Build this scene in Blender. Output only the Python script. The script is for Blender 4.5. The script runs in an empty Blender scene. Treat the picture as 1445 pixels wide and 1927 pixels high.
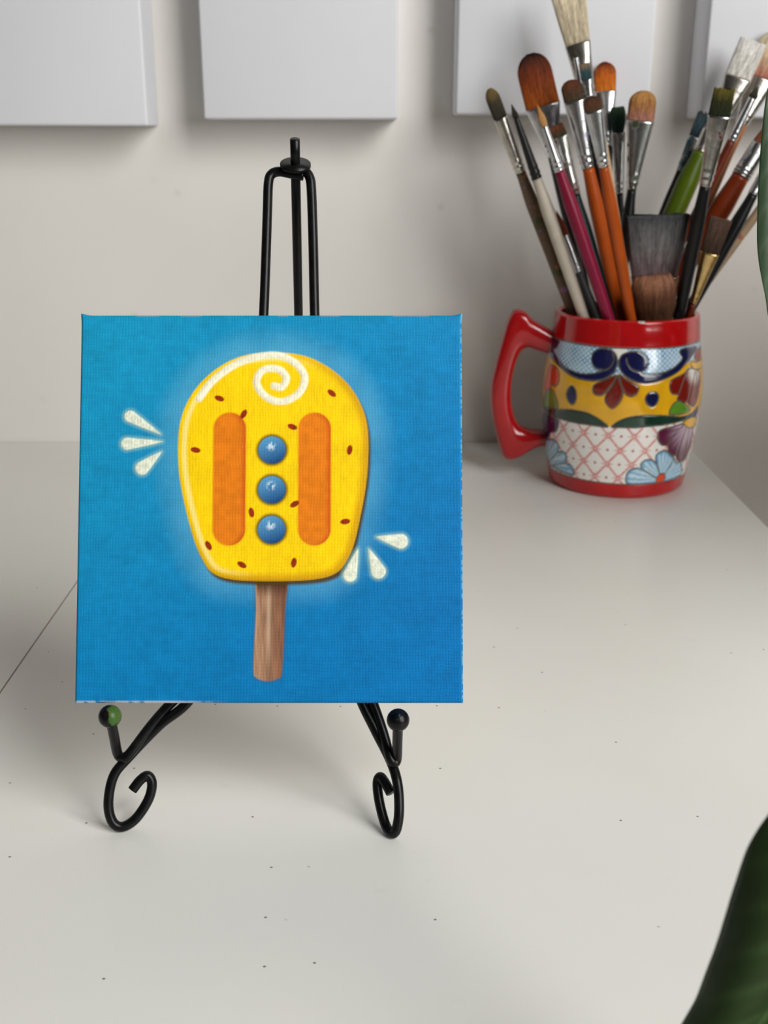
import bpy, math, random
import numpy as np
from mathutils import Vector

rng = np.random.default_rng(7)
random.seed(7)
scene = bpy.context.scene
COL = scene.collection

# ------------------------------------------------------------------ camera
PITCH = math.radians(18.9)
CAM_Z = 0.2675                      # table top is z = 0, metres
F_PX = 2052.0                       # focal length for a 1445 x 1927 frame
cam_data = bpy.data.cameras.new('camera')
cam = bpy.data.objects.new('camera', cam_data)
COL.objects.link(cam)
cam.location = (0, 0, CAM_Z)
cam.rotation_euler = (math.pi / 2 - PITCH, 0, 0)
cam_data.sensor_fit = 'VERTICAL'
cam_data.sensor_height = 36.0
cam_data.sensor_width = 27.0
cam_data.lens = F_PX / 1927 * 36.0
cam_data.clip_start = 0.01
cam_data.dof.use_dof = True
cam_data.dof.focus_distance = 0.445
cam_data.dof.aperture_fstop = 18
scene.camera = cam

# ------------------------------------------------------------------ light
world = bpy.data.worlds.new('world')
scene.world = world
world.use_nodes = True
bg = world.node_tree.nodes['Background']
bg.inputs[0].default_value = (1.0, 0.98, 0.96, 1)
bg.inputs[1].default_value = 0.04


def area_light(name, loc, target, sx, sy, power, color):
    d = bpy.data.lights.new(name, 'AREA')
    d.shape = 'RECTANGLE'
    d.size, d.size_y = sx, sy
    d.energy = power
    d.color = color
    o = bpy.data.objects.new(name, d)
    COL.objects.link(o)
    o.location = loc
    o.rotation_euler = (Vector(target) - Vector(loc)).to_track_quat('-Z', 'Y').to_euler()
    return o


area_light('window_light', (1.05, -0.58, 0.90), (0.05, 0.6, 0.05), 0.95, 1.40, 45, (1.0, 0.99, 0.97))

scene.view_settings.view_transform = 'Standard'
scene.view_settings.look = 'None'
scene.view_settings.gamma = 1.0
scene.view_settings.use_curve_mapping = False
scene.view_settings.exposure = 0.0

# ------------------------------------------------------------------ helpers
CP, SP = math.cos(PITCH), math.sin(PITCH)


def ray(px, py):
    a, b = (px - 722.5) / F_PX, (963.5 - py) / F_PX
    return Vector((a, CP + b * SP, -SP + b * CP))


def at(px, py, Y):
    d = ray(px, py)
    return Vector((0, 0, CAM_Z)) + d * (Y / d.y)


def atz(px, py, z):
    d = ray(px, py)
    return Vector((0, 0, CAM_Z)) + d * ((z - CAM_Z) / d.z)


def atplane(px, py, p0, n):
    d, o = ray(px, py), Vector((0, 0, CAM_Z))
    return o + d * ((p0 - o).dot(n) / d.dot(n))


def depth(p):
    return p.y * CP - (p.z - CAM_Z) * SP


def lin(c):
    c = np.asarray(c, float) / 255.0
    return np.where(c <= 0.04045, c / 12.92, ((c + 0.055) / 1.055) ** 2.4)


def srgb(r, g, b, gain=1.0):
    v = np.clip(lin((r, g, b)) * gain, 0, 0.92)
    return (float(v[0]), float(v[1]), float(v[2]), 1.0)


def mesh_obj(name, verts, faces, mat, parent=None, smooth=True, colors=None):
    off = Vector(parent.matrix_basis.translation) if parent else Vector((0, 0, 0))
    if parent and parent.parent:
        off = off + parent.parent.location
    me = bpy.data.meshes.new(name)
    V = np.asarray([tuple(v) for v in verts] if not isinstance(verts, np.ndarray) else verts, dtype=np.float64)
    V = V - np.array(off)
    if isinstance(faces, np.ndarray):
        n = len(faces)
        k = faces.shape[1]
        me.vertices.add(len(V))
        me.vertices.foreach_set('co', V.astype(np.float32).ravel())
        me.loops.add(n * k)
        me.loops.foreach_set('vertex_index', faces.astype(np.int32).ravel())
        me.polygons.add(n)
        me.polygons.foreach_set('loop_start', np.arange(0, n * k, k, dtype=np.int32))
        me.update(calc_edges=True)
        me.validate()
    else:
        me.from_pydata(V.tolist(), [], faces)
        me.update()
    if smooth:
        me.polygons.foreach_set('use_smooth', np.ones(len(me.polygons), dtype=bool))
    if colors is not None:
        ca = me.color_attributes.new('Col', 'FLOAT_COLOR', 'POINT')
        c4 = np.ones((len(V), 4), np.float32)
        c4[:, :3] = colors
        ca.data.foreach_set('color', c4.ravel())
    if mat:
        me.materials.append(mat)
    o = bpy.data.objects.new(name, me)
    COL.objects.link(o)
    if parent:
        o.parent = parent
    return o


def tag(o, label, cat=None, group=None, kind=None):
    if label:
        o['label'] = label
    if cat:
        o['category'] = cat
    if group:
        o['group'] = group
    if kind:
        o['kind'] = kind
    return o


def thing(name, label, cat, loc, group=None):
    o = bpy.data.objects.new(name, None)
    COL.objects.link(o)
    o.empty_display_size = 0.02
    o.location = loc
    return tag(o, label, cat, group)


def box(x0, x1, y0, y1, z0, z1):
    v = [(x, y, z) for x in (x0, x1) for y in (y0, y1) for z in (z0, z1)]
    f = [(0, 1, 3, 2), (4, 6, 7, 5), (0, 4, 5, 1), (2, 3, 7, 6), (0, 2, 6, 4), (1, 5, 7, 3)]
    return v, f


def bevel(o, w, seg=3):
    m = o.modifiers.new('bevel', 'BEVEL')
    m.width, m.segments = w, seg
    m.limit_method = 'ANGLE'
    m.angle_limit = math.radians(40)
    return o


def spline(pts, n=10, closed=False):
    P = [np.array(tuple(p), float) for p in pts]
    N = len(P)
    out = []
    rngk = range(N if closed else N - 1)
    for i in rngk:
        if closed:
            a, b, c, d = P[(i - 1) % N], P[i], P[(i + 1) % N], P[(i + 2) % N]
        else:
            b, c = P[i], P[i + 1]
            a = P[i - 1] if i > 0 else 2 * b - c
            d = P[i + 2] if i + 2 < N else 2 * c - b
        # centripetal-like tension for even curves
        for k in range(n):
            t = k / n
            out.append(0.5 * ((2 * b) + (c - a) * t + (2 * a - 5 * b + 4 * c - d) * t * t + (3 * b - a - 3 * c + d) * t ** 3))
    if not closed:
        out.append(P[-1])
    return np.array(out)


def tube(path, radii, nseg=16, caps=True):
    """round tube along a list of points, parallel-transport frames"""
    P = np.asarray([tuple(p) for p in path], float)
    n = len(P)
    r = np.full(n, radii) if np.isscalar(radii) else np.asarray(radii, float)
    T = np.gradient(P, axis=0)
    T /= np.linalg.norm(T, axis=1)[:, None]
    u = np.cross(T[0], (0.3, 0.2, 0.93))
    u /= np.linalg.norm(u)
    V, Fc = [], []
    ang = np.linspace(0, 2 * np.pi, nseg, endpoint=False)
    for i in range(n):
        u = u - T[i] * u.dot(T[i])
        u /= np.linalg.norm(u)
        w = np.cross(T[i], u)
        V += [tuple(P[i] + r[i] * (math.cos(a) * u + math.sin(a) * w)) for a in ang]
    for i in range(n - 1):
        for k in range(nseg):
            k2 = (k + 1) % nseg
            Fc.append((i * nseg + k, i * nseg + k2, (i + 1) * nseg + k2, (i + 1) * nseg + k))
    if caps:
        Fc.append(tuple(range(nseg - 1, -1, -1)))
        Fc.append(tuple((n - 1) * nseg + k for k in range(nseg)))
    return V, Fc


def ball(c, r, nu=24, nv=14):
    V, Fc = [], []
    for j in range(nv + 1):
        ph = math.pi * j / nv
        for i in range(nu):
            a = 2 * math.pi * i / nu
            V.append((c[0] + r * math.sin(ph) * math.cos(a), c[1] + r * math.sin(ph) * math.sin(a), c[2] + r * math.cos(ph)))
    for j in range(nv):
        for i in range(nu):
            i2 = (i + 1) % nu
            Fc.append((j * nu + i, (j + 1) * nu + i, (j + 1) * nu + i2, j * nu + i2))
    return V, Fc


def lathe(profile, c=(0, 0, 0), n=48, close_top=True):
    V, Fc = [], []
    for r, z in profile:
        for i in range(n):
            a = 2 * math.pi * i / n
            V.append((c[0] + r * math.cos(a), c[1] + r * math.sin(a), c[2] + z))
    for j in range(len(profile) - 1):
        for i in range(n):
            i2 = (i + 1) % n
            Fc.append((j * n + i, j * n + i2, (j + 1) * n + i2, (j + 1) * n + i))
    Fc.append(tuple(range(n - 1, -1, -1)))
    if close_top:
        Fc.append(tuple((len(profile) - 1) * n + i for i in range(n)))
    return V, Fc


# ------------------------------------------------------------------ materials
class NT:
    def __init__(self, name):
        self.m = bpy.data.materials.new(name)
        self.m.use_nodes = True
        self.t = self.m.node_tree
        self.b = self.t.nodes['Principled BSDF']

    def n(self, kind, **kw):
        nd = self.t.nodes.new(kind)
        for k, v in kw.items():
            if k.startswith('i_'):
                nd.inputs[k[2:].replace('_', ' ')].default_value = v
            else:
                setattr(nd, k, v)
        return nd

    def l(self, a, b):
        self.t.links.new(a, b)

    def set(self, **kw):
        for k, v in kw.items():
            self.b.inputs[k.replace('_', ' ')].default_value = v
        return self

    def coords(self, scale=(1, 1, 1)):
        tc = self.n('ShaderNodeTexCoord')
        mp = self.n('ShaderNodeMapping')
        mp.inputs['Scale'].default_value = scale
        self.l(tc.outputs['Object'], mp.inputs['Vector'])
        return mp.outputs[0]

    def noise(self, vec, scale, detail=3, rough=0.5):
        nd = self.n('ShaderNodeTexNoise')
        nd.inputs['Scale'].default_value = scale
        nd.inputs['Detail'].default_value = detail
        nd.inputs['Roughness'].default_value = rough
        if vec is not None:
            self.l(vec, nd.inputs['Vector'])
        return nd.outputs['Fac']

    def ramp(self, fac, stops):
        nd = self.n('ShaderNodeValToRGB')
        el = nd.color_ramp.elements
        while len(el) < len(stops):
            el.new(0.5)
        for e, (p, c) in zip(el, stops):
            e.position = p
            e.color = c if len(c) == 4 else (*c, 1)
        self.l(fac, nd.inputs[0])
        return nd.outputs[0]

    def mix(self, fac, a, b, blend='MIX'):
        nd = self.n('ShaderNodeMix', data_type='RGBA', blend_type=blend)
        for s, v in ((nd.inputs[0], fac), (nd.inputs[6], a), (nd.inputs[7], b)):
            if hasattr(v, 'links') or hasattr(v, 'is_linked'):
                self.l(v, s)
            else:
                s.default_value = v
        return nd.outputs[2]

    def bump(self, h, strength=0.3, dist=0.001):
        nd = self.n('ShaderNodeBump')
        nd.inputs['Strength'].default_value = strength
        nd.inputs['Distance'].default_value = dist
        self.l(h, nd.inputs['Height'])
        self.l(nd.outputs[0], self.b.inputs['Normal'])

    def math(self, op, a, b=None):
        nd = self.n('ShaderNodeMath', operation=op)
        for s, v in ((nd.inputs[0], a), (nd.inputs[1], b)):
            if v is None:
                continue
            if hasattr(v, 'is_linked'):
                self.l(v, s)
            else:
                s.default_value = v
        return nd.outputs[0]

    def color(self, sock):
        self.l(sock, self.b.inputs['Base Color'])


def mat_plain(name, col, rough=0.5, metal=0.0, coat=0.0, vary=0.08, scale=60):
    m = NT(name).set(Roughness=rough, Metallic=metal, Coat_Weight=coat)
    f = m.noise(m.coords(), scale)
    d = tuple(c * (1 - vary) for c in col[:3]) + (1,)
    u = tuple(min(1, c * (1 + vary)) for c in col[:3]) + (1,)
    m.color(m.ramp(f, [(0.35, d), (0.65, u)]))
    return m.m


def mat_wall():
    m = NT('painted_plaster').set(Roughness=0.85)
    v = m.coords()
    base = m.ramp(m.noise(v, 3.5, 4), [(0.35, srgb(219, 215, 209)), (0.65, srgb(226, 222, 217))])
    vo = m.n('ShaderNodeTexVoronoi', voronoi_dimensions='2D')
    vo.inputs['Scale'].default_value = 11
    sp = m.n('ShaderNodeSeparateXYZ')
    m.l(v, sp.inputs[0])
    cb = m.n('ShaderNodeCombineXYZ')
    m.l(sp.outputs['X'], cb.inputs['X'])
    m.l(sp.outputs['Z'], cb.inputs['Y'])
    m.l(cb.outputs[0], vo.inputs['Vector'])
    spot = m.ramp(vo.outputs['Distance'], [(0.01, (1, 1, 1, 1)), (0.05, (0, 0, 0, 1))])
    fac = m.math('MULTIPLY', spot, m.ramp(m.noise(v, 30), [(0.45, (0, 0, 0, 1)), (0.8, (0.6, 0.6, 0.6, 1))]))
    m.color(m.mix(fac, base, srgb(176, 164, 156)))
    m.bump(m.noise(v, 260, 3), 0.15, 0.0006)
    return m.m


def mat_table():
    m = NT('white_laminate').set(Roughness=0.34)
    m.b.inputs['Specular IOR Level'].default_value = 0.45
    v = m.coords()
    base = m.ramp(m.noise(v, 5, 4), [(0.3, srgb(224, 223, 216)), (0.7, srgb(231, 230, 224))])
    # scattered crumbs and scuffs
    vo = m.n('ShaderNodeTexVoronoi', voronoi_dimensions='2D')
    vo.inputs['Scale'].default_value = 26
    m.l(m.coords((1, 1.25, 1)), vo.inputs['Vector'])
    spot = m.ramp(vo.outputs['Distance'], [(0.009, (1, 1, 1, 1)), (0.019, (0, 0, 0, 1))])
    pick = m.ramp(vo.outputs['Color'], [(0.50, (0, 0, 0, 1)), (0.66, (0.9, 0.9, 0.9, 1))])
    c1 = m.mix(m.math('MULTIPLY', spot, pick), base, srgb(95, 88, 80))
    st = m.ramp(m.noise(m.coords((1, 2.5, 1)), 16, 5, 0.7), [(0.66, (0, 0, 0, 1)), (0.8, (0.35, 0.35, 0.35, 1))])
    m.color(m.mix(st, c1, srgb(205, 196, 182)))
    m.bump(m.noise(v, 900, 2), 0.12, 0.0004)
    return m.m


def weave(m, k, ax=('X', 'Z')):
    """woven-thread height from object coordinates"""
    tc = m.n('ShaderNodeTexCoord')
    nz = m.n('ShaderNodeTexNoise')
    nz.inputs['Scale'].default_value = 90
    m.l(tc.outputs['Object'], nz.inputs['Vector'])
    sx = m.n('ShaderNodeSeparateXYZ')
    m.l(tc.outputs['Object'], sx.inputs[0])
    wob = m.math('MULTIPLY', m.math('SUBTRACT', nz.outputs['Fac'], 0.5), 5.0)
    a = m.math('SINE', m.math('ADD', m.math('MULTIPLY', sx.outputs[ax[0]], k), wob))
    b = m.math('SINE', m.math('ADD', m.math('MULTIPLY', sx.outputs[ax[1]], k), wob))
    return m.math('MULTIPLY', a, b)


def mat_attr(name, rough, coat=0.0):
    m = NT(name).set(Roughness=rough, Coat_Weight=coat)
    at_ = m.n('ShaderNodeAttribute', attribute_name='Col')
    return m, at_.outputs['Color']


def mat_painting():
    m, c = mat_attr('oil_paint_on_canvas', 0.55)
    m.b.inputs['Specular IOR Level'].default_value = 0.12
    h0 = weave(m, 2 * math.pi / 0.0023)
    amp = m.ramp(m.noise(m.coords(), 420, 2), [(0.35, (0.25, 0.25, 0.25, 1)), (0.65, (1, 1, 1, 1))])
    h = m.math('MULTIPLY', m.math('ABSOLUTE', h0), amp)
    light = m.ramp(h, [(0.05, (0.44, 0.44, 0.44, 1)), (0.55, (0.5, 0.5, 0.5, 1)), (0.95, (0.64, 0.64, 0.64, 1))])
    m.color(m.mix(0.3, c, light, 'OVERLAY'))
    m.bump(h, 0.45, 0.0002)
    return m.m


def mat_blank():
    m = NT('primed_white_canvas').set(Roughness=0.75)
    h = weave(m, 2 * math.pi / 0.0014)
    m.color(m.ramp(m.noise(m.coords(), 8), [(0.3, srgb(218, 219, 223)), (0.7, srgb(223, 224, 228))]))
    m.bump(h, 0.35, 0.00025)
    return m.m


def mat_black_wire(name='black_enamel_wire', stains=()):
    m = NT(name).set(Roughness=0.3)
    m.b.inputs['Specular IOR Level'].default_value = 0.2
    v = m.coords()
    c = m.ramp(m.noise(v, 300, 2), [(0.3, (0.003, 0.003, 0.0035, 1)), (0.8, (0.008, 0.0075, 0.0075, 1))])
    for i, (col, lo) in enumerate(stains):
        f = m.ramp(m.noise(m.coords((1, 1 + i * .3, 1)), 130 + 60 * i, 3), [(lo, (0, 0, 0, 1)), (lo + 0.05, (1, 1, 1, 1))])
        c = m.mix(f, c, col)
    m.color(c)
    m.bump(m.noise(v, 500), 0.08, 0.0004)
    return m.m


def mat_leaf():
    m = NT('glossy_green_leaf').set(Roughness=0.38)
    m.b.inputs['Specular IOR Level'].default_value = 0.35
    at_ = m.n('ShaderNodeAttribute', attribute_name='Col')
    v = m.coords()
    f = m.ramp(m.noise(v, 45, 4), [(0.3, (0.75, 0.75, 0.75, 1)), (0.7, (1.15, 1.15, 1.15, 1))])
    m.color(m.mix(1.0, at_.outputs['Color'], f, 'MULTIPLY'))
    m.bump(m.noise(v, 150), 0.15, 0.0006)
    return m.m


def mat_bristle():
    m, c = mat_attr('brush_hair', 0.6)
    m.b.inputs['Specular IOR Level'].default_value = 0.2
    # streaks run along the hair: stretched noise in generated coordinates
    tc = m.n('ShaderNodeUVMap')
    mp = m.n('ShaderNodeMapping')
    mp.inputs['Scale'].default_value = (46, 2.2, 1)
    m.l(tc.outputs[0], mp.inputs['Vector'])
    f = m.ramp(m.noise(mp.outputs[0], 1.0, 4, 0.65), [(0.3, (0.42, 0.42, 0.42, 1)), (0.7, (1.5, 1.5, 1.5, 1))])
    m.color(m.mix(1.0, c, f, 'MULTIPLY'))
    m.bump(m.noise(mp.outputs[0], 2.0, 3), 0.6, 0.0012)
    return m.m


def mat_ferrule(name, col, stain=None, lo=0.55):
    m = NT(name).set(Roughness=0.24, Metallic=1.0)
    v = m.coords()
    c = m.ramp(m.noise(v, 110, 3), [(0.3, tuple(x * .7 for x in col[:3]) + (1,)), (0.7, col)])
    if stain:
        f = m.ramp(m.noise(v, 85, 4), [(lo, (0, 0, 0, 1)), (lo + 0.06, (1, 1, 1, 1))])
        c = m.mix(f, c, stain)
        inv = m.math('SUBTRACT', 1.0, f)
        m.l(inv, m.b.inputs['Metallic'])
    m.color(c)
    m.bump(m.noise(v, 220), 0.12, 0.0008)
    return m.m


def mat_handle(name, col, stains=(), rough=0.3):
    m = NT(name).set(Roughness=rough)
    m.b.inputs['Specular IOR Level'].default_value = 0.28
    v = m.coords()
    c = m.ramp(m.noise(v, 70), [(0.3, tuple(x * .82 for x in col[:3]) + (1,)), (0.7, col)])
    for i, (s, lo) in enumerate(stains):
        f = m.ramp(m.noise(m.coords((1, 1, .55 + .25 * i)), 48 + 33 * i, 3), [(lo, (0, 0, 0, 1)), (lo + 0.05, (1, 1, 1, 1))])
        c = m.mix(f, c, s)
    m.color(c)
    return m.m


M_WALL, M_TABLE, M_BLANK, M_WIRE = mat_wall(), mat_table(), mat_blank(), mat_black_wire()
M_FLOOR = mat_plain('grey_brown_floor', srgb(150, 138, 126), 0.5, vary=0.15, scale=6)
M_LEAF, M_BRISTLE = mat_leaf(), mat_bristle()


# ================================================================== setting
WALL_Y = 0.983
FLOOR_Z = -0.74
o = mesh_obj('wall_back', *box(-2.2, 2.0, WALL_Y, WALL_Y + 0.1, FLOOR_Z, 1.9), M_WALL, smooth=False)
o['kind'] = 'structure'
o = mesh_obj('floor', *box(-2.2, 2.0, -1.6, WALL_Y, FLOOR_Z - 0.05, FLOOR_Z), M_FLOOR, smooth=False)
o['kind'] = 'structure'

# ================================================================== table
SEAM_X, EDGE_X, TY0 = -0.1962, 0.2790, 0.17
table = thing('table', 'white laminate table with one straight seam, standing against the wall', 'table', (0.0, 0.55, FLOOR_Z))
bevel(mesh_obj('tabletop_panel', *box(SEAM_X + 0.0005, EDGE_X, TY0, WALL_Y - 0.001, -0.022, 0), M_TABLE, table, smooth=False), 0.0003, 2)
bevel(mesh_obj('tabletop_panel', *box(-1.02, SEAM_X - 0.0005, TY0, WALL_Y - 0.001, -0.022, 0), M_TABLE, table, smooth=False), 0.0003, 2)
M_UNDER = mat_plain('brown_chipboard', srgb(150, 128, 112), 0.7)
mesh_obj('seam_strip', *box(SEAM_X - 0.00049, SEAM_X + 0.00049, TY0, WALL_Y - 0.001, -0.02, -0.0004), mat_plain('brown_edge_band', srgb(150, 128, 116), 0.7), table, smooth=False)
mesh_obj('support_rail', *box(SEAM_X - 0.03, SEAM_X + 0.03, TY0 + 0.02, WALL_Y - 0.02, -0.05, -0.0222), M_UNDER, table, smooth=False)
for lx in (-0.98, EDGE_X - 0.05):
    for ly in (TY0 + 0.03, WALL_Y - 0.06):
        bevel(mesh_obj('leg', *box(lx, lx + 0.04, ly, ly + 0.04, FLOOR_Z, -0.022), M_TABLE, table, smooth=False), 0.002)

# ================================================================== blank canvases on the wall
CT = 0.046
YF = WALL_Y - CT


def wall_canvas(px_l, px_r, py_b, label, tilt=0.0, size=None, H_=0.2):
    b = at((px_l + px_r) / 2, py_b, YF)
    w = size or (px_r - px_l) * depth(b) / F_PX
    v, f = box(-w / 2, w / 2, -CT, 0, 0, H_)
    # front face drum-tight and very slightly sunk: subdivided grid
    o = mesh_obj('blank_canvas', v, f, M_BLANK, None, smooth=True)
    o.location = (b.x, WALL_Y, b.z)
    o.rotation_euler = (0, tilt, 0)
    bevel(o, 0.0022, 4)
    return tag(o, label, 'canvas', 'blank canvases hung in a row on the wall')


wall_canvas(-87, 278, 236, 'blank white canvas on the wall, leftmost of the row and hanging lowest', 0.003)
wall_canvas(383, 748, 224, 'blank white canvas hung directly above the black easel')
wall_canvas(857, 1220, 216, 'blank white canvas behind the tall pale bristle brush and large orange brush', 0.004)
wall_canvas(1318, 1680, 222, 'blank white canvas behind the white flat brush, rightmost on the wall', 0.002)

# ================================================================== painting
PB = Vector((0, 0.3799, 0.0582))                 # front bottom edge
UP = Vector((0, 0.059, 0.1428)).normalized()
BACK = Vector((0, UP.z, -UP.y))
PX0, PX1, PH, PT = -0.1213, 0.0311, 0.1542, 0.018
W_MM, H_MM = (PX1 - PX0) * 1000, PH * 1000


def vnoise(u, v, s, seed):
    r = np.random.default_rng(seed)
    nu, nv = int(np.ptp(u) / s) + 4, int(np.ptp(v) / s) + 4
    g = r.random((nu, nv))
    a, b = (u - u.min()) / s, (v - v.min()) / s
    i, j = a.astype(int), b.astype(int)
    fa, fb = a - i, b - j
    fa, fb = fa * fa * (3 - 2 * fa), fb * fb * (3 - 2 * fb)
    return (g[i, j] * (1 - fa) + g[i + 1, j] * fa) * (1 - fb) + (g[i, j + 1] * (1 - fa) + g[i + 1, j + 1] * fa) * fb


def sdf(u, v, poly):
    """signed distance (negative inside) to a closed polygon"""
    P = np.asarray(poly)
    d = np.full(u.shape, 1e9)
    ins = np.zeros(u.shape, bool)
    for i in range(len(P)):
        a, b = P[i - 1], P[i]
        e = b - a
        L = e.dot(e)
        if L < 1e-12:
            continue
        wx, wy = u - a[0], v - a[1]
        t = np.clip((wx * e[0] + wy * e[1]) / L, 0, 1)
        d = np.minimum(d, (wx - e[0] * t) ** 2 + (wy - e[1] * t) ** 2)
        c = ((a[1] > v) != (b[1] > v))
        if e[1] != 0:
            ins ^= c & (u < e[0] * (v - a[1]) / e[1] + a[0])
    d = np.sqrt(d)
    return np.where(ins, -d, d)


def dline(u, v, line):
    d = np.full(u.shape, 1e9)
    P = np.asarray(line)
    for i in range(1, len(P)):
        a, b = P[i - 1], P[i]
        e = b - a
        L = max(e.dot(e), 1e-12)
        wx, wy = u - a[0], v - a[1]
        t = np.clip((wx * e[0] + wy * e[1]) / L, 0, 1)
        d = np.minimum(d, (wx - e[0] * t) ** 2 + (wy - e[1] * t) ** 2)
    return np.sqrt(d)


def sm(x, a, b):
    t = np.clip((x - a) / (b - a), 0, 1)
    return t * t * (3 - 2 * t)


G_PAINT = 0.97


def pc(r, g, b):
    return np.array(srgb(r, g, b, G_PAINT)[:3])


def q(px, py):                                   # where a motif sits on the canvas, in mm
    return ((px - 146) / 722 * W_MM, (1323 - py) / 731 * H_MM)


def paint_popsicle(u, v):
    """plain yellow ice lolly on a blue ground; u, v in mm from the lower left"""
    n1, n2, n3 = vnoise(u, v, 9, 1), vnoise(u, v, 2.2, 2), vnoise(u, v, 0.9, 3)
    lift = np.zeros(u.shape)
    C = np.zeros(u.shape + (3,))
    tl, br, bl = pc(22, 146, 188), pc(6, 104, 172), pc(0, 116, 176)
    k = np.clip(0.55 * (u / W_MM) + 0.55 * (1 - v / H_MM) - 0.05, 0, 1)[..., None]
    C[:] = tl * (1 - k) + br * k
    kb = (sm(v, 75, 0) * 0.5)[..., None]
    C = C * (1 - kb) + bl * kb
    st1, st2 = vnoise(u, v * 4.0, 5.0, 21), vnoise(u * 3.0, v, 4.0, 22)
    C *= (0.86 + 0.12 * n1 + 0.12 * n2 + 0.10 * st1 + 0.06 * st2)[..., None]

    def lay(mask, col, amount=1.0):
        nonlocal C
        a = (mask * amount)[..., None]
        C = C * (1 - a) + np.asarray(col) * a

    body = spline([q(*p) for p in [(512, 664), (585, 676), (650, 722), (686, 790), (690, 880), (676, 975), (655, 1050),
                                   (615, 1088), (510, 1096), (415, 1088), (378, 1050), (352, 975), (334, 880), (338, 790),
                                   (374, 722), (438, 676)]], 8, True)
    d = sdf(u, v, body)
    # pale glow brushed round the lolly
    lay(sm(d, 13, 0) * (0.35 + 0.3 * n1), pc(110, 186, 214), 0.75)
    # stick
    st = spline([q(*p) for p in [(485, 1085), (538, 1085), (536, 1150), (531, 1262), (522, 1278), (502, 1282), (484, 1276), (478, 1258), (482, 1150)]], 5, True)
    ds = sdf(u, v, st)
    uc = (u - q(508, 0)[0]) / 5.6
    grain = vnoise(u, v * 0.12, 0.8, 5)
    wood = pc(176, 136, 106) * (1 - np.clip(uc * .5 + .5, 0, 1))[..., None] + pc(128, 84, 62) * np.clip(uc * .5 + .5, 0, 1)[..., None]
    wood = wood * (0.72 + 0.55 * grain)[..., None]
    lay(sm(ds, 1.5, 0), pc(60, 70, 90), 0.35)
    lay(sm(ds, 0.3, -0.3), wood)
    lay(sm(np.abs(uc + 0.1), .22, .05) * sm(ds, 0, -1) * sm(v, 8, 30), pc(206, 178, 148), 0.6)
    lay(sm(ds, 0, -1) * sm(v, 40, 47), pc(70, 40, 24), 0.85)
    # lolly: dark rim low on the right, then the yellow
    sh = sdf(u - 0.9, v + 1.6, body)
    lay(sm(sh, 0.9, -0.7), pc(78, 58, 22), 0.95)
    yel = pc(252, 208, 8) * (0.86 + 0.12 * n1 + 0.08 * n3 + 0.12 * st2)[..., None]
    lay(sm(d, 0.35, -0.35), yel)
    lay(sm(d, -4.5, 0) * sm(d, 0.2, -0.2) * sm(u - 0.6 * v, -20, 40), pc(196, 134, 10), 0.75)
    lay(sm(np.abs(d + 2.6), 1.6, 0.2) * sm(u - v * 0.3, 58, 30), pc(253, 236, 150), 0.7)
    lift += 0.12 * sm(d, 0.3, -1)
    # white icing line along the top left, running into a spiral
    arc = spline([q(*p) for p in [(372, 752), (400, 716), (450, 682), (512, 669), (552, 684), (571, 712), (560, 742), (528, 758), (497, 748),
                                  (480, 722), (492, 698), (520, 696), (536, 712), (528, 730), (513, 728)]], 8)
    da = dline(u, v, arc)
    wv = np.where(v > 118, 1.9, 1.2)
    lay(sm(da, wv, wv * 0.45), pc(250, 246, 220) * (0.85 + 0.2 * n3)[..., None], 0.95)
    lift += 0.22 * sm(da, 1.6, 0.4)
    # two moulded grooves in orange
    for cx, cy in ((430, 895), (590, 895)):
        gx, gy = q(cx, cy)
        cap = np.array([(gx, gy - 22), (gx, gy + 18)])
        dg = dline(u, v, cap) - 6.4
        og = pc(232, 128, 22) * (0.86 + 0.2 * n2)[..., None]
        lay(sm(dg, 0.9, -0.2), pc(236, 168, 16), 0.8)
        lay(sm(dg, 0.3, -0.3), og)
        lay(sm(dg, -2.5, 0) * sm(dg, 0.1, -0.1) * sm(u - gx, -2, 5), pc(202, 74, 20), 0.7)
    # three blue candies down the middle
    for cy in (850, 925, 1000):
        bx, by = q(510, cy)
        r = np.hypot(u - bx, v - by)
        lay(sm(r, 7.2, 5.4), pc(66, 54, 16), 0.9)
        shade = np.clip(0.5 + (v - by) * 0.08 - (u - bx) * 0.03, 0, 1)[..., None]
        lay(sm(r, 5.7, 5.2), pc(8, 62, 122) * (1 - shade) + pc(92, 160, 206) * shade)
        lay(sm(np.hypot(u - bx + 0.4, v - by - 1.6), 2.6, 0.3) * (n3 > 0.42), pc(214, 232, 240), 0.85)
    # sugar sprinkles
    for px, py, a in ((366, 850, 10), (392, 1030, 60), (455, 1066, 30), (552, 1062, 100), (648, 985, 172), (656, 850, 100), (622, 742, 40),
                      (456, 782, 120), (548, 806, 20), (472, 968, 80), (553, 952, 150), (410, 752, 20)):
        cx, cy = q(px, py)
        ca, sa = math.cos(math.radians(-a)), math.sin(math.radians(-a))
        x, y = (u - cx) * ca + (v - cy) * sa, -(u - cx) * sa + (v - cy) * ca
        lay(sm(np.hypot(x / 2.1, y / 1.15), 1.1, 0.8), pc(150, 44, 10) * (0.8 + 0.4 * n3)[..., None])
    # white brush dabs either side
    for (ax, ay), (bx, by), w in (((242, 786), (300, 820), 2.3), ((237, 838), (303, 834), 2.4), ((266, 884), (302, 853), 2.7),
                                  ((752, 1022), (706, 1014), 2.9), ((657, 1085), (672, 1036), 2.7), ((710, 1078), (692, 1036), 2.9)):
        A, B = np.array(q(ax, ay)), np.array(q(bx, by))
        e = B - A
        t = np.clip(((u - A[0]) * e[0] + (v - A[1]) * e[1]) / e.dot(e), 0, 1)
        dd = np.hypot(u - A[0] - e[0] * t, v - A[1] - e[1] * t) - w * (1 - t) ** .8
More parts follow.
